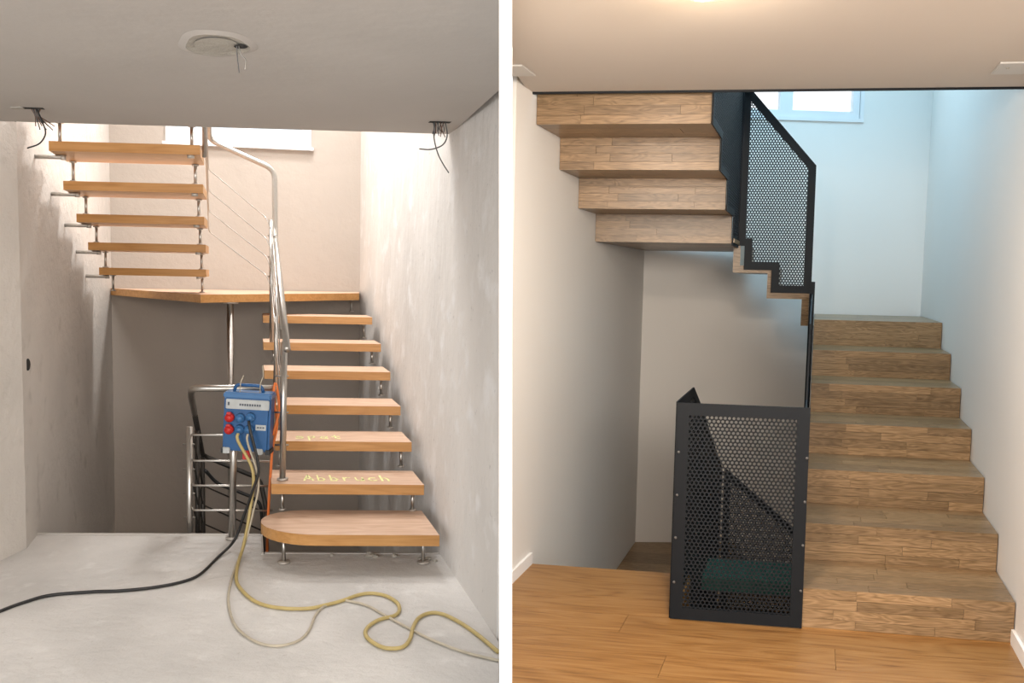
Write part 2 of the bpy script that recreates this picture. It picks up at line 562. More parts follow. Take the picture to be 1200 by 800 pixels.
# white dividing strip between the two halves, added as a slightly leaning partition
cor = [(585, 1.9), (600, 1.9), (598.8, 4.0), (587, 3.5)]
vv, ff = prism_vf([lean(x, Y, -.05) for x, Y in cor], [lean(x, Y, 2.6) for x, Y in cor])
struct(link('divider_strip', vv, ff, M['white'], None, lean(592, 1.9, 0)), 'slim white dividing strip added as a partition between the unfinished and the finished stairwell', 'wall')

# ================================================================ LEFT STAIRCASE
stair = thing('staircase', L(1.3, 1.2, 0), 'open U-shaped staircase of orange beech treads on steel bolts in the unfinished well', 'staircase')
BE, BT = M['beech_edge'], M['beech_top']


def tread(plan, z1, th, name='tread', label=None):
    n = len(plan)
    mids = [0, 1] + [0] * n
    o = prism(name, L, plan, z1 - th, z1, [BE, BT], stair, mids=mids)
    if label: o['label'] = label
    return o


# (nose V, back V, z top, left U, right U)
RT = [(-.653, -.19, .196), (-.252, .09, .355), (.125, .47, .517), (.514, .86, .669),
      (.926, 1.27, .838), (1.36, 1.70, .992), (1.82, 2.16, 1.160)]
LEFTU = [1.23, 1.289, 1.32, 1.34, 1.275, 1.277, 1.283]
treads = []
for i, (n0, bk, z1) in enumerate(RT):
    if i == 0:
        cU, cV, ru, rv = 1.50, (n0 + bk) / 2, .27, (bk - n0) / 2
        plan = [(cU - ru * math.cos(PI * (k / 20 - .5)), cV - rv * math.sin(PI * (k / 20 - .5))) for k in range(21)]
        plan = [(2.11, n0), (2.11, bk)] + plan
        o = tread(plan, z1, .056, label='lowest tread with a rounded left end')
    else:
        o = tread([(LEFTU[i], n0), (2.11, n0), (2.11, bk), (LEFTU[i], bk)], z1, .056)
    treads.append(o)
landing_plan = [(0.002, 2.80), (.84, 1.33), (2.11, 2.63), (2.175, 3.14), (0.002, 2.845)]
tread(landing_plan, 1.324, .058, 'landing_board', 'angular landing board between the two flights')
LT = [(1.45, 1.500, .124, .874), (1.1, 1.668, .111, .888), (.73, 1.834, .107, .898), (.35, 2.001, .106, .910),
      (-.05, 2.174, .113, .913), (-.41, 2.345, .11, .915)]
for nv, z1, u0, u1 in LT:
    tread([(u0, nv), (u1, nv), (u1, nv + .49), (u0, nv + .49)], z1, .052)


def rod(U, V, z0, z1, r=.0095):
    p = tube('support_rod', [L(U, V, z0), L(U, V, z1)], r, M['steel'], stair, seg=8)
    for zz in (z0 + .004, z1 - .006):
        tube('washer', [L(U, V, zz - .004), L(U, V, zz + .004)], .02, M['steel_dull'], p, seg=10)


RV = [(-.5, 0), (-.19, .196), (.191, .355), (.60, .517), (1.0, .669), (1.46, .838), (1.92, .992)]
for i, (V_, z0) in enumerate(RV):
    top = RT[i][2] - .056
    for U_ in (2.06, 1.345 if i == 0 else 1.35):
        rod(U_, V_, z0, top)
rod(2.05, 2.7, 1.16, 1.27)
for U_ in (2.06, 1.345):
    tube('foot_plate', [L(U_, -.5, .001), L(U_, -.5, .012)], .032, M['steel_dull'], stair, seg=14)
zz = [1.324] + [q[1] for q in LT]
for i in range(6):
    nv = LT[i][0]
    for U_ in (.155, LT[i][3] - .05):
        rod(U_, nv + .45, zz[i], LT[i][1] - .052)
for nv, z1, u0, u1 in LT[:5]:
    p = tube('wall_pin', [L(.0, nv + .17, z1 - .064), L(.16, nv + .17, z1 - .064)], .0125, M['steel_dull'], stair, seg=8)
    tube('bolt_head', [L(.155, nv + .17, z1 - .08), L(.155, nv + .17, z1 - .054)], .015, M['steel_dull'], p, seg=8)
    tube('bolt_head', [L(u1 - .05, nv + .03, z1 - .068), L(u1 - .05, nv + .03, z1 - .05)], .02, M['steel_dull'], stair, seg=8)
tube('column', [L(1.04, 1.62, -2.4), L(1.04, 1.62, 1.267)], .024, M['steel'], stair, seg=16)
tube('collar', [L(1.04, 1.62, 1.255), L(1.04, 1.62, 1.267)], .06, M['steel_dull'], stair, seg=16)

# chalk words on the second and third tread
GLY = {  # strokes in a unit box
    's': [[(.8, .8), (.3, .9), (.15, .65), (.8, .45), (.75, .15), (.1, .1)]],
    'p': [[(.15, .9), (.15, -.5)], [(.15, .8), (.6, .95), (.8, .6), (.5, .25), (.15, .3)]],
    'a': [[(.75, .85), (.25, .8), (.1, .35), (.5, .1), (.75, .5)], [(.78, .9), (.78, .1)]],
    't': [[(.4, 1.4), (.4, .2), (.8, .1)], [(.05, .9), (.85, .95)]],
    'A': [[(0, 0), (.45, 1.5), (.9, 0)], [(.15, .55), (.8, .55)]],
    'b': [[(.15, 1.5), (.15, 0), (.6, .0), (.8, .4), (.5, .8), (.15, .6)]],
    'r': [[(.15, .9), (.2, 0)], [(.2, .6), (.5, .9), (.8, .8)]],
    'u': [[(.1, .9), (.15, .2), (.5, 0), (.8, .3), (.8, .9)], [(.8, .5), (.85, 0)]],
    'c': [[(.8, .8), (.3, .85), (.1, .4), (.4, .05), (.85, .15)]],
    'h': [[(.15, 1.5), (.15, 0)], [(.15, .6), (.5, .9), (.75, .6), (.8, 0)]],
}


def chalk(parent, text, U0, V0, z, wd, ht, adv):
    v, f = [], []
    for i, ch in enumerate(text):
        for st in GLY[ch]:
            st2 = [(U0 + adv * i + a * wd, V0 + c * ht) for a, c in st]
            for (a0, c0), (a1, c1) in zip(st2, st2[1:]):
                d = Vector((a1 - a0, c1 - c0)); l_ = d.length
                if l_ < 1e-6: continue
                q = Vector((-d.y, d.x)) / l_ * random.uniform(.004, .007)
                e = d / l_ * .003
                k = len(v)
                pl = [(a0 - e.x + q.x, c0 - e.y + q.y), (a0 - e.x - q.x, c0 - e.y - q.y), (a1 + e.x - q.x, c1 + e.y - q.y), (a1 + e.x + q.x, c1 + e.y + q.y)]
                v += [L(x, y, z + .0006) for x, y in pl] + [L(x, y, z + .0016) for x, y in pl]
                f += [tuple(k + j for j in q_) for q_ in ((0, 1, 2, 3), (4, 5, 6, 7), (0, 1, 5, 4), (1, 2, 6, 5), (2, 3, 7, 6), (3, 0, 4, 7))]
    o = link('chalk_word', v, f, M['chalk'], parent)
    o['label'] = 'yellow chalk word ' + text
    return o


chalk(treads[2], 'spat', 1.44, .20, .517, .058, .085, .072)
chalk(treads[1], 'Abbruch', 1.47, -.17, .355, .055, .085, .07)

# ---------------------------------------------------------------- left railings
S_ = M['steel']
ra = thing('stair_railing', L(1.35, -.2, .355), 'stainless tube handrail with thin cables along the beech stair flights', 'railing')
hr = rounded([L(1.372, -.27, 1.085), L(1.362, 1.42, 1.735), L(1.362, 1.46, 1.80), L(1.362, 1.5, 2.225), L(.90, 1.5, 2.425), L(.925, .4, 2.93), L(.94, -.4, 3.3)], .07)
tube('handrail', hr, .019, S_, ra, seg=14)
tube('post', [L(1.352, -.16, .355), L(1.362, -.16, 1.118)], .017, S_, ra, seg=14)
tube('post_foot', [L(1.352, -.16, .356), L(1.352, -.16, .366)], .03, M['steel_dull'], ra, seg=14)
tube('post', [L(1.335, 1.38, .99), L(1.335, 1.38, 1.86)], .016, S_, ra, seg=12)
tube('post', [L(1.335, .62, .67), L(1.35, .62, 1.41)], .013, S_, ra, seg=12)
tube('post', [L(.935, .05, 2.12), L(.935, .05, 3.05)], .014, S_, ra, seg=12)
for k, (za, zb) in enumerate(((2.218, 1.882), (2.067, 1.735), (1.921, 1.606), (1.775, 1.47))):
    q = [L(.935, -.35, za + .80), L(.915, .6, za + .40), L(.893, 1.5, za), L(1.30, 1.5, zb), L(1.335, 1.3, zb - .10), L(1.345, -.12, zb - .10 - .60)]
    tube('cable', rounded(q, .02, 2), .0038, S_, ra, seg=6)
for z_ in (1.75, 1.60, 1.46):
    tube('cable_clamp', [L(1.31, 1.38, z_), L(1.37, 1.38, z_)], .006, S_, ra, seg=6)
for z_ in (.93, .73, .55):
    tube('cable_clamp', [L(1.31, -.16, z_), L(1.385, -.16, z_)], .005, S_, ra, seg=6)

gr = thing('guard_railing', L(1.07, -.08, 0), 'low stainless guard rail with four thin bars at the left stair opening', 'railing')
tube('handrail', rounded([L(1.325, -.08, .852), L(.862, -.08, .846), L(.845, .1, .78), L(.843, .45, .62)], .06), .019, S_, gr, seg=14)
tube('handrail', rounded([L(.843, .45, .62), L(.84, 1.45, .15), L(1.25, 1.5, -.03), L(1.29, 1.4, -.2), L(1.28, .2, -.6)], .06), .017, M['shaded_steel'], gr, seg=12)  # same rail going down, darkened by colour for the shade
tube('post', [L(1.075, -.085, .0), L(1.095, -.085, .83)], .019, S_, gr, seg=14)
tube('post_foot', [L(1.075, -.085, .001), L(1.075, -.085, .014)], .034, M['steel_dull'], gr, seg=16)
tube('post', [L(.833, .06, -.35), L(.837, .06, .606)], .018, S_, gr, seg=14)
tube('post', [L(.84, .75, -.7), L(.84, .75, .46)], .016, M['shaded_steel'], gr, seg=10)
tube('post', [L(.84, 1.42, -1.0), L(.84, 1.42, .15)], .016, M['shaded_steel'], gr, seg=10)
for z_ in (.586, .441, .301, .161):
    tube('bar', rounded([L(1.30, -.08, z_), L(.862, -.08, z_), L(.85, .1, z_ - .03)], .02, 2), .006, S_, gr, seg=8)
    tube('bar', rounded([L(.85, .1, z_ - .03), L(.838, 1.46, z_ - .66), L(1.26, 1.5, z_ - .86)], .02, 2), .006, M['shaded_steel'], gr, seg=8)
    for zz_ in (z_ - .02,):
        tube('bar_clamp', [L(.80, .06, zz_ - .06), L(.865, .06, zz_ - .06)], .005, S_, gr, seg=6)

# ---------------------------------------------------------------- blue power box on the rail
BX = L(1.17, -.18, .68)
bf_u = (L.u * math.cos(.045) + Vector((0, 0, -1)) * math.sin(.045))
bf_w = Vector((0, 0, 1)) * math.cos(.045) + L.u * math.sin(.045)
bf_n = Vector((L.u.y, -L.u.x, 0))
def bf(a, t_, z=0.0):      # a across, t towards the viewer, z up (box coordinates)
    return BX + bf_u * a + bf_n * t_ + bf_w * z
pb = thing('power_distribution_box', BX, 'blue portable power distribution box hanging on the guard rail', 'power box')
def bbox(name, a0, a1, t0, t1, z0, z1, m, par=pb, bev=.003):
    v_, f_ = prism_vf([bf(a0, t0, z0), bf(a1, t0, z0), bf(a1, t1, z0), bf(a0, t1, z0)], [bf(a0, t0, z1), bf(a1, t0, z1), bf(a1, t1, z1), bf(a0, t1, z1)])
    o = link(name, v_, f_, m, par)
    if bev:
        bm = bmesh.new(); bm.from_mesh(o.data); bmesh.ops.bevel(bm, geom=bm.edges[:], offset=bev, segments=2, affect='EDGES'); bm.to_mesh(o.data); bm.free()
    return o
bbox('housing', -.124, .124, -.06, .05, -.155, .155, M['blue'], bev=.012)
bbox('top_cover', -.128, .128, -.064, .055, .13, .165, M['blue_light'], bev=.008)
bbox('label_plate', -.112, .118, .048, .0535, .075, .128, M['grey_plate'])
# printed line on the plate: small raised print marks
for k in range(9):
    bbox('print_mark', -.04 + k * .013, -.031 + k * .013, .0534, .0545, .094, .106, M['ink'], bev=0)
bbox('print_mark', -.102, -.092, .0534, .0545, .094, .112, M['ink'], bev=0)
tube('carry_handle', rounded([bf(-.085, 0, .155), bf(-.075, 0, .20), bf(.06, 0, .20), bf(.075, 0, .155)], .02), .009, M['blue'], pb, seg=8)
for a_ in (-.045, .06):
    tube('strap', rounded([bf(a_, .03, .15), bf(a_, .03, .215), bf(a_ + .003, -.02, .25), bf(a_ + .002, .0, .31 if a_ > 0 else .24)], .01), .0028, M['cream'], pb, seg=6)
for a_, c_, mm in ((-.088, .03, 'red'), (-.088, -.035, 'red'), (-.033, .03, 'blue_light'), (-.033, -.032, 'blue_light'), (.022, .036, 'blue_light'), (.016, -.032, 'blue_light')):
    s_ = tube('socket', [bf(a_, .045, c_), bf(a_, .072, c_ - .004)], [.026, .023], M[mm], pb, seg=18)
    tube('socket_lid', [bf(a_, .072, c_ - .004), bf(a_, .079, c_ - .005)], .0185, M[mm], s_, seg=16)
    if mm == 'red':
        bbox('lid_catch', a_ - .012, a_ + .012, .06, .083, c_ + .018, c_ + .03, M['red'], s_)
bbox('rating_label', .05, .105, .0495, .0515, -.035, -.005, M['grey_plate'], bev=0)
for k in range(3):
    bbox('print_mark', .058 + k * .014, .068 + k * .014, .0514, .0524, -.024, -.016, M['ink'], bev=0)
bbox('red_plug', -.015, .022, .0, .045, -.20, -.15, M['red'])
for a_ in (-.10, .075):
    bbox('latch', a_ - .02, a_ + .018, .02, .056, -.168, -.135, M['grey_plate'])
for a_ in (-.118, .118):
    bbox('corner_foot', a_ - .012, a_ + .012, -.05, .054, -.168, -.14, M['black'])

# ---------------------------------------------------------------- cables
fz = .009
def floorpts(l, z=fz): return [L(a, b_, z) for a, b_ in l]
Yf = [(1.107, -.76), (1.133, -.91), (1.198, -1.061), (1.291, -1.132), (1.422, -1.143), (1.52, -1.092), (1.582, -1.05), (1.668, -.976), (1.73, -.954), (1.793, -.986), (1.83, -1.071), (1.828, -1.153), (1.797, -1.222), (1.724, -1.269), (1.671, -1.334), (1.644, -1.405), (1.651, -1.482), (1.698, -1.557), (1.766, -1.557), (1.813, -1.483), (1.858, -1.335), (1.902, -1.241), (1.96, -1.193), (2.012, -1.213), (2.064, -1.308), (2.105, -1.434), (2.143, -1.6)]
Wf = [(1.101, -.573), (1.077, -.877), (1.077, -1.092), (1.107, -1.314), (1.16, -1.446), (1.228, -1.521), (1.295, -1.53), (1.365, -1.481), (1.414, -1.378), (1.454, -1.211), (1.5, -1.112), (1.583, -1.04), (1.62, -1.05), (1.691, -1.102), (1.751, -1.212), (1.835, -1.362), (1.916, -1.492), (2.012, -1.599), (2.125, -1.677)]
Bf = [(1.067, -.146 - .15), (1.007, -.439), (.933, -.688), (.858, -.796), (.726, -.877), (.575, -.922), (.461, -.933), (.279, -.977), (.185, -1.061), (.104, -1.17), (0, -1.35), (-.1, -1.6)]
c = tube('power_cable', smooth_path([bf(-.033, .085, -.05), bf(-.028, .095, -.09), L(1.192, -.27, .42), L(1.172, -.28, .2), L(1.14, -.36, .05), L(1.115, -.52, .012)] + floorpts(Yf)), .0085, M['yellow'], seg=8)
tag(c, 'thick yellow power cable dropping from the blue box and looping over the concrete', 'cable')
c = tube('power_cable', smooth_path([bf(.018, .085, -.05), bf(.022, .09, -.10), L(1.221, -.27, .38), L(1.19, -.28, .2), L(1.15, -.34, .06), L(1.12, -.45, .012)] + floorpts(Wf, .007)), .0058, M['cream'], seg=8)
tag(c, 'thinner cream cable running in a wide curve over the concrete beside the yellow one', 'cable')
c = tube('power_cable', smooth_path([bf(.02, .085, .02), bf(.035, .1, -.03), L(1.221, -.29, .45), L(1.19, -.29, .33), L(1.14, -.28, .18), L(1.09, -.28, .05)] + floorpts(Bf[1:], .008)), .0075, M['black'], seg=8)
tag(c, 'black power cable running from the blue box across the floor to the left', 'cable')
c = tube('extension_lead', smooth_path([L(1.30, -.14, .60), L(1.335, -.12, .74), L(1.318, -.08, .88), L(1.305, -.12, .80), L(1.325, -.1, .66), L(1.30, -.1, .52), L(1.29, -.1, .40), L(1.278, -.1, .2), L(1.27, .0, -.1), L(1.27, .1, -.5)]), .0075, M['orange'], seg=8)
tag(c, 'orange cable hanging over the guard rail end beside the beech treads', 'cable')
c = tube('hose', smooth_path([L(.86, 1.3, .08), L(.95, 1.35, -.03), L(1.1, 1.38, -.1), L(1.22, 1.38, -.16), L(1.26, 1.38, -.25), L(1.27, 1.38, -.6)]), .012, M['black'], seg=8)
tag(c, 'black hose behind the guard rail bars, low in the left stair opening', 'hose')

# ---------------------------------------------------------------- left ceiling holes and wires
cp = thing('ceiling_patch', L(1.08, -2.09, ZC), 'round filled lamp hole in the left ceiling with two loose wires', 'ceiling patch')
def ringmesh(name, c0, r0, r1, z0, z1, m, par, n=28, wob=.0, aspect=1.0):
    v_, f_ = [], []
    for i in range(n):
        a = 2 * PI * i / n
        w0 = 1 + wob * math.sin(3 * a + 1) + wob * .6 * math.sin(5 * a)
        for rr, z_ in ((r0, z0), (r1, z1)):
            v_.append(L(c0[0] + rr * w0 * math.cos(a), c0[1] + rr * w0 * aspect * math.sin(a), z_))
    for i in range(n):
        j = (i + 1) % n
        f_.append((2 * i, 2 * j, 2 * j + 1, 2 * i + 1))
    return link(name, v_, f_, m, par, smooth=True)
c0 = (1.072, -2.085)
ringmesh('filler_rim', c0, .125, .10, ZC - .0004, ZC - .006, M['ceil_left'], cp, wob=.05, aspect=1.35)
ringmesh('filler_rim', c0, .10, .07, ZC - .006, ZC - .001, M['patch'], cp, wob=.05, aspect=1.35)
v_ = [L(c0[0] + .07 * math.cos(2 * PI * i / 24), c0[1] + .094 * math.sin(2 * PI * i / 24), ZC - .0035) for i in range(24)]
link('filler_disc', v_ + [L(*c0, ZC - .006)], [(i, (i + 1) % 24, 24) for i in range(24)], M['patch'], cp, smooth=True)
v_ = [L(1.148 + .022 * math.cos(2 * PI * i / 12), -2.095 + .026 * math.sin(2 * PI * i / 12), ZC - .0078) for i in range(12)]
link('opening_shade', v_, [tuple(range(12))], M['hole_shade'], cp)  # flat dark disc painted as the shade of the opening
tube('wire', smooth_path([L(1.135, -2.1, ZC), L(1.137, -2.1, ZC - .04), L(1.143, -2.1, ZC - .09)]), .0018, M['grey_wire'], cp, seg=6)
tube('wire', smooth_path([L(1.14, -2.1, ZC), L(1.15, -2.1, ZC - .035), L(1.163, -2.1, ZC - .05), L(1.16, -2.1, ZC - .08)]), .0018, M['steel'], cp, seg=6)


def bundle(label, cU, cV, ends, su, sv):
    b_ = thing('wire_bundle', L(cU, cV, ZC), label, 'wires')
    pl = [(cU - su, cV - sv), (cU + su, cV - sv), (cU + su, cV + sv), (cU - su, cV + sv)]
    prism('opening_shade', L, pl, ZC - .0012, ZC - .0004, M['hole_shade'], b_)  # dark plate for the opening's shade, no hole is cut
    for pts, mm, rr in ends:
        tube('wire', smooth_path([L(*p) for p in pts]), rr, M[mm], b_, seg=6)
    return b_


ew = []
for k in range(10):
    t_ = k / 9
    ew.append(([(.20 + .012 * k * .4, -.81, ZC), (.205 + .02 * t_ + .01, -.80, ZC - .03), (.215 + .085 * t_, -.79, ZC - .075 + .03 * math.sin(k * 2.1) * .6)],
               ('brown_wire', 'grey_wire', 'black')[k % 3], .0022))
ew.append(([(.225, -.81, ZC), (.25, -.81, ZC - .06), (.262, -.81, ZC - .11), (.235, -.81, ZC - .155), (.18, -.81, ZC - .178)], 'black', .0034))
bundle('bundle of cut wires hanging from the ceiling hole at the far left', .215, -.82, ew, .045, .022)
o = box('trim_4', L, .115, .172, -.845, -.80, ZC - .004, ZC - .0003, M['patch'])
struct(o, 'small patch of pale filler beside the left wire hole', 'trim')
ew = []
for k in range(9):
    t_ = k / 8
    ew.append(([(2.03 + .05 * t_, -.765, ZC), (2.035 + .045 * t_ + .01 * math.sin(k * 3), -.76, ZC - .03), (2.028 + .06 * t_, -.76, ZC - .055 - .015 * math.sin(k * 1.7))],
               ('black', 'grey_wire', 'brown_wire')[k % 3], .0024))
ew.append(([(2.085, -.77, ZC), (2.095, -.77, ZC - .06), (2.075, -.77, ZC - .105), (2.02, -.77, ZC - .128), (1.965, -.77, ZC - .127)], 'grey_wire', .0034))
ew.append(([(2.035, -.77, ZC), (2.033, -.77, ZC - .07), (2.05, -.77, ZC - .14), (2.075, -.77, ZC - .19), (2.105, -.77, ZC - .235)], 'grey_wire', .0034))
bundle('tangle of wires with two long curved ends by the right plaster wall', 2.06, -.768, ew, .05, .022)
o = tube('socket_hole_shade', [L(.0005, -.16, .973), L(.004, -.16, .973)], .026, M['hole_shade'], seg=16)  # dark disc on the wall, the hole's shade is its colour
for v_ in o.data.vertices: v_.co.z *= 1.25
tag(o, 'small empty round socket hole in the left plaster wall, its shade a painted dark disc', 'wall hole')

# rubble under the lowest tread
for k, (U_, V_, s_) in enumerate([(1.80, -.39, .028), (1.83, -.40, .02), (1.93, -.39, .018), (1.60, -.375, .012), (2.10, -.44, .02), (2.06, -.43, .014), (2.13, -.47, .014)]):
    bm = bmesh.new()
    bmesh.ops.create_icosphere(bm, subdivisions=2, radius=s_)
    for q in bm.verts:
        q.co *= random.uniform(.7, 1.15); q.co.z = max(q.co.z * .6, -s_ * .3)
    me = bpy.data.meshes.new('rubble_piece'); bm.to_mesh(me); bm.free(); me.materials.append(M['patch'])
    o = bpy.data.objects.new('rubble_piece', me); COL.objects.link(o); o.location = L(U_, V_, s_ * .3)
    tag(o, 'crumb of broken plaster lying on the screed under the rounded tread', 'rubble', 'plaster crumbs under the rounded tread')

# ================================================================ RIGHT HOUSE SHELL
ZR = 2.397
TOPR = 4.5
PW = M['paint']
struct(prism('wall_left', R, [(0, -.36), (0, 2.92), (-.02, 2.92), (-.02, -.36)], -1.6, TOPR, PW, base=R(0, 1, 0)),
       'smooth white wall on the left of the oak staircase', 'wall')
struct(prism('wall_right', R, [(2.24, -1.9), (2.39, -1.9), (2.39, 3.45), (2.24, 3.45)], -1.6, TOPR, PW, base=R(2.24, 1, 0)),
       'smooth white wall on the right of the oak staircase', 'wall')
BR0, BR1 = R(0, 2.9), R(2.23, 3.39)
dr = (BR1 - BR0).normalized()
BWR = Wallframe(BR0, dr, Vector((-dr.y, dr.x, 0)))
wall_with_hole('wall_back', BWR, (BR1 - BR0).length, -1.6, TOPR, .60, 1.79, 2.835, 3.6, .16, PW, 'smooth white rear wall behind the perforated guard')
window('window_2', BWR, .585, 1.80, 2.825, 3.6, 'white two-sash window above the oak landing', [(.61, 1.145), (1.145, 1.765)])
rfloor = struct(prism('floor', fl, [(.0, -1.6), (3.8, -1.6), (3.8, 3.4), tuple(R(2.4, -.58).xy), tuple(R(.825, -.58).xy), tuple(R(.825, 0).xy), tuple(R(-.02, 0).xy), tuple(R(-.02, -.36).xy), (.0, 3.9)],
             -.25, -.016, M['oak_floor'], base=tuple(R(1, -2, 0))), 'golden oak plank floor in front of the oak staircase', 'floor')
# planks
row = 0
V1 = 0.0
pw = .2
while V1 > -4.2:
    V0 = V1 - pw
    u_end = .82 if V0 > -.61 else 2.235
    a = -.0 - (V1 < -.3) * (.36 * -V1)
    a = 0.002 if V1 > -.5 else .0 + .335 * (V1 + .33) * 0 - .0
    # left limit follows the partition, which runs parallel to the viewing axis
    lim0 = 0.003 if V0 > -.36 else max(0.003, -(.117 + .332 * V0) / .99 + .002)
    lim1 = 0.003 if V1 > -.36 else max(0.003, -(.117 + .332 * V1) / .99 + .002)
    a = lim1
    first = True
    while a < u_end - .02:
        ln = random.uniform(1.3, 2.0) * (random.uniform(.3, .9) if first else 1)
        e = a + ln
        if u_end - e < .3: e = u_end
        g = .0008
        s0 = lim0 if first else a
        pl = [(s0 + g, V0 + g), (e - g, V0 + g), (e - g, V1 - g), (a + g, V1 - g)]
        prism('plank', R, pl, -.016, 0, M['oak_floor'], rfloor)
        first = False
        a = e
    V1 = V0
    row += 1
struct(prism('ceiling', fl, [(RCX[0].x, -1.6), (3.8, -1.6), (3.8, 3.6), tuple(R(2.4, -.12).xy), tuple(R(-.02, -.12).xy), tuple(RCX[1].xy), tuple(RCX[0].xy)], ZR, ZR + .3, M['ceil_right'],
             base=tuple(R(1, -2, ZR))), 'smooth painted ceiling of the finished room', 'ceiling')
struct(box('trim_5', R, 0, 2.24, -.125, -.112, ZR - .010, ZR + .02, M['anthracite']), 'thin black shadow profile along the edge of the right ceiling', 'trim')
struct(prism('ceiling', R, [(-.1, -1.4), (2.4, -1.4), (2.4, 3.6), (-.1, 3.6)], TOPR, TOPR + .1, PW, base=tuple(R(1, 1, TOPR))), 'upper ceiling over the finished stairwell', 'ceiling')
struct(box('wall_front', R, -.02, 2.4, -1.4, -1.3, ZR + .3, TOPR, PW), 'upstairs wall behind the right stairwell', 'wall')
struct(box('wall_front', R, -.02, 2.3, -.70, -.60, -1.6, -.25, PW), 'wall under the oak floor edge', 'wall')
struct(prism('floor', R, [(-.02, -.7), (2.24, -.7), (2.24, 3.4), (-.02, 3.4)], -1.7, -1.6, M['oak'], base=tuple(R(1, 1, -1.6))), 'lowest floor beneath the oak stairs', 'floor')
struct(box('baseboard_left', R, .0005, .014, -.36, -.002, 0, .06, M['white']), 'white skirting board on the short piece of wall beside the partition', 'skirting')
struct(box('baseboard_right', R, 2.226, 2.2395, -1.9, -.60, 0, .062, M['white']), 'white skirting board along the right wall in front of the oak stairs', 'skirting')
for U0, U1, V0, V1, lb in ((2.045, 2.17, -.60, -.405, 'white square cover plate on the ceiling by the right wall'),
                           (.02, .13, -.68, -.49, 'white square cover plate on the ceiling by the left corner of the finished room')):
    p = thing('ceiling_plate', R(U0, V0, ZR), lb, 'cover plate')
    box('plate', R, U0, U1, V0, V1, ZR - .008, ZR - .0004, M['plate'], p, bevel=.002)
    tube('screw', [R((U0 + U1) / 2 - .02, (V0 + V1) / 2 - .02, ZR - .0105), R((U0 + U1) / 2 - .02, (V0 + V1) / 2 - .02, ZR - .008)], .006, M['steel_dull'], p, seg=8)
lamp = thing('ceiling_lamp', R(1.02, -1.64, ZR), 'round warm ceiling lamp above the upper edge of the photo', 'lamp')
tube('lamp_base', [R(1.02, -1.64, ZR - .025), R(1.02, -1.64, ZR)], .09, M['frame_white'], lamp, seg=24)

# ================================================================ RIGHT STAIRCASE (oak)
OAK = M['oak']
os_ = thing('staircase', R(1.8, .8, 0), 'closed oak staircase of strip parquet turning round a perforated guard', 'staircase')
UL, UR_ = 1.375, 2.236
NV = [-.60, -.19, .21, .65, 1.08, 1.545, 2.03]
TZ = [.176 * (i + 1) for i in range(7)]
TZ = [.178, .354, .532, .706, .882, 1.052, 1.232]
for i in range(7):
    z0 = TZ[i - 1] if i else 0
    z1 = TZ[i]
    V0 = NV[i]
    Vn = NV[i + 1] if i < 6 else 3.42
    rs = box('riser', R, UL, UR_, V0 + .008, V0 + .03, z0 - (.03 if i else 0), z1 - .008, OAK, os_)
    strip_boards(rs, lambda a, b_, t_: R(a, V0 + .006 - t_, b_), UL, UR_, z0 + (.002 if i == 0 else 0), z1 - .0005, 4, OAK)
    U_r = UR_
    if i < 6:
        tr = box('tread', R, UL, UR_, V0 + .004, Vn + .02, z1 - .05, z1 - .006, OAK, os_)
        strip_boards(tr, lambda a, b_, t_: R(a, b_, z1 - .006 + t_), UL, UR_, V0 + .0002, Vn + .0, 5, OAK)
    else:
        bk = 2.9 + (UL / 2.23) * .49
        tr = prism('landing_board', R, [(UL, V0 + .004), (UR_, V0 + .004), (UR_, 3.37), (UL, bk - .01)], z1 - .05, z1 - .006, OAK, os_)
        strip_boards(tr, lambda a, b_, t_: R(a, b_, z1 - .006 + t_), UL, UR_, V0 + .0002, 3.18, 6, OAK)
# light edging under the lowest riser
struct(box('trim_6', R, UL, UR_, -.606, -.601, .0, .006, M['oak_floor']), 'fine pale joint along the foot of the lowest oak riser', 'trim')

# winder steps along the rear, rising to the left; body is one stepped slab
def stepped(name, prof, V0, V1, m, par):
    n = len(prof)
    v_ = [R(a, V0, z) for a, z in prof] + [R(a, V1, z) for a, z in prof]
    f_ = [tuple(range(n)), tuple(range(n, 2 * n))] + [(i, (i + 1) % n, n + (i + 1) % n, n + i) for i in range(n)]
    return link(name, v_, f_, m, par)
prof = [(UL, 1.212), (1.335, 1.212), (1.335, 1.385 + .045), (1.335, 1.43), (1.105, 1.43), (1.105, 1.60), (.878, 1.60), (.878, 1.76),
        (.005, 1.76), (.005, 1.715), (.83, 1.715), (.83, 1.55), (1.06, 1.55), (1.06, 1.382), (1.288, 1.382), (1.288, 1.205), (UL, 1.205)]
prof = [p for i, p in enumerate(prof) if i != 2]
stepped('winder_steps', [(UL, 1.209), (1.335, 1.209), (1.335, 1.43), (1.105, 1.43), (1.105, 1.60), (.878, 1.60), (.878, 1.759), (.832, 1.759),
                         (.832, 1.552), (1.06, 1.552), (1.06, 1.382), (1.288, 1.382), (1.288, 1.205), (UL, 1.205)], 1.612, 2.95, OAK, os_)
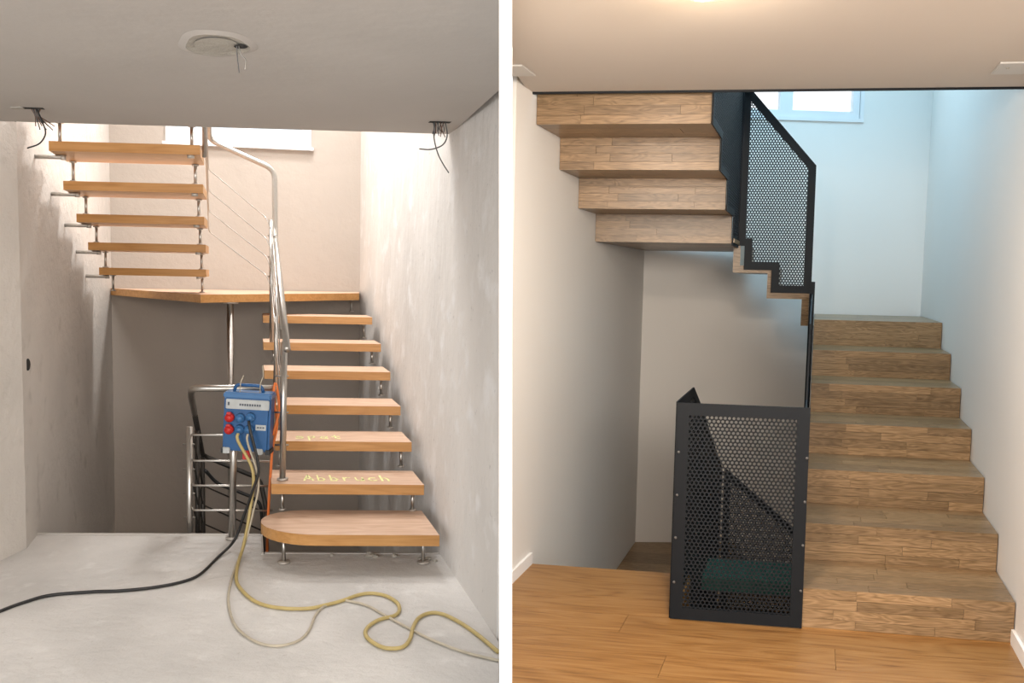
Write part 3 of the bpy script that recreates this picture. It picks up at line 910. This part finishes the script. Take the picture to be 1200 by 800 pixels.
# left rear landing and the flight that climbs back towards the viewer
SO = [(1.205, 1.729), (.77, 1.905), (.36, 2.081), (-.06, 2.252), (-.48, 2.43)]
UE = .852
lb = prism('landing_board', R, [(.003, 1.205), (UE + .02, 1.205), (UE + .02, 3.03), (.003, 2.895)], 1.735, 1.76, OAK, os_)
strip_boards(lb, lambda a, b_, t_: R(a, b_, 1.735 - t_), .003, UE, 1.205, 2.88, 8, OAK, lo=.3, hi=.7)
for i in range(4):
    Vf, zb = SO[i]
    Vn, zt = SO[i + 1]
    rs = box('riser', R, .003, UE, Vf + .006, Vf + .03, zb + .01, zt + .002, OAK, os_)
    hi_ = min(zt, ZR + .25)
    strip_boards(rs, lambda a, b_, t_: R(a, Vf + .006 - t_, b_), .003, UE, zb, zt, 4, OAK)
    if i < 3:
        so = box('soffit', R, .003, UE, Vn + .03, Vf + .03, zt + .006, zt + .03, OAK, os_)
        strip_boards(so, lambda a, b_, t_: R(a, b_, zt + .006 - t_), .003, UE, Vn, Vf + .006, 3, OAK)

# ---------------------------------------------------------------- lower oak landing seen through the opening
ls = thing('lower_staircase', R(.4, 1, -.7), 'oak treads leading down to a lower landing beyond the floor edge', 'staircase')
for i, (V0, V1, z1) in enumerate(((.02, .43, -.176), (.43, .84, -.352), (.84, 1.25, -.528))):
    box('tread', R, .003, .80, V0, V1, z1 - .04, z1, OAK, ls)
    box('riser', R, .003, .80, V1 - .02, V1, z1 - .17, z1 - .04, OAK, ls)
lp = prism('landing_board', R, [(.003, 1.25), (.82, 1.25), (.82, 3.06), (.003, 2.9)], -.80, -.734, OAK, ls)
strip_boards(lp, lambda a, b_, t_: R(a, b_, -.734 + t_), .003, .82, 1.25, 2.88, 6, OAK)
o = box('foam_board', R, .74, 1.33, .62, 1.0, -.30, -.22, M['green'], None, bevel=.006)
for j, (U_, V_) in enumerate(()): pass
tag(o, 'dark green board seen dimly through the lower perforated guard', 'board')
box('landing_board', R, .82, 1.37, 2.0, 3.0, -.95, -.90, OAK, ls)

# ---------------------------------------------------------------- perforated guards
v_dir, u_dir = R.v.copy(), R.u.copy()
g = thing('perforated_guard', R(.82, -.61, 0), 'black perforated sheet-metal guard standing on the oak floor at the foot of the stairs', 'guard')
perforated(g, R(.818, -.612, 0), u_dir, [(0, 0.004), (.562, .004), (.556, .966), (0, .966)], .052, .0186, .0066,
           bolts=[(a, z) for a in (.012, .55) for z in (.17, .37, .56, .75)])
g = thing('perforated_guard', R(.815, .3, -.1), 'black perforated side guard with a raised peak left of the lower opening', 'guard')
perforated(g, R(.815, 0, 0), v_dir, [(-.60, .0), (.0, .0), (.02, -.25), (1.58, -.9), (1.58, .22), (.20, .86), (-.06, .968), (-.60, .968)], .045)
g = thing('perforated_guard', R(.82, 1.6, -.3), 'black perforated rear guard sloping down to the right inside the lower opening', 'guard')
perforated(g, R(.83, 1.6, 0), u_dir, [(0, -.8), (.53, -1.0), (.53, -.215), (0, .225)], .045)
g = thing('perforated_guard', R(1.366, -.5, .2), 'dark guard seen edge-on beside the lower oak flight', 'guard')
perforated(g, R(1.356, 0, 0), v_dir, [(-.60, -.1), (1.6, .86), (1.6, 1.42), (.3, 1.40), (-.12, 1.30), (-.35, .966), (-.60, .966)], .05)
box('edge_post', R, 1.336, 1.37, 1.585, 1.60, -.1, 1.5, M['anthracite'], g)
g = thing('perforated_guard', R(.86, 1.6, 1.76), 'tall anthracite perforated guard above the rear steps with a sloping top edge', 'guard')
perforated(g, R(.83, 1.6, 0), u_dir, [(.03, 1.73), (.075, 1.73), (.075, 1.572), (.256, 1.572), (.256, 1.422), (.516, 1.422), (.512, 2.262), (.05, 2.79), (.03, 2.79)],
           .050, .0186, .0064)
g = thing('perforated_guard', R(.858, .4, 2.0), 'anthracite perforated side guard with a saw-tooth lower edge beside the upper oak flight', 'guard')
perforated(g, R(.862, 0, 0), v_dir, [(1.59, 1.715), (1.59, 2.79), (.3, 3.2), (-.5, 3.4), (-.5, 2.42), (-.09, 2.42), (-.09, 2.24), (.33, 2.24), (.33, 2.07), (.74, 2.07), (.74, 1.895), (1.175, 1.895), (1.175, 1.715)],
           .042, .0186, .0064)
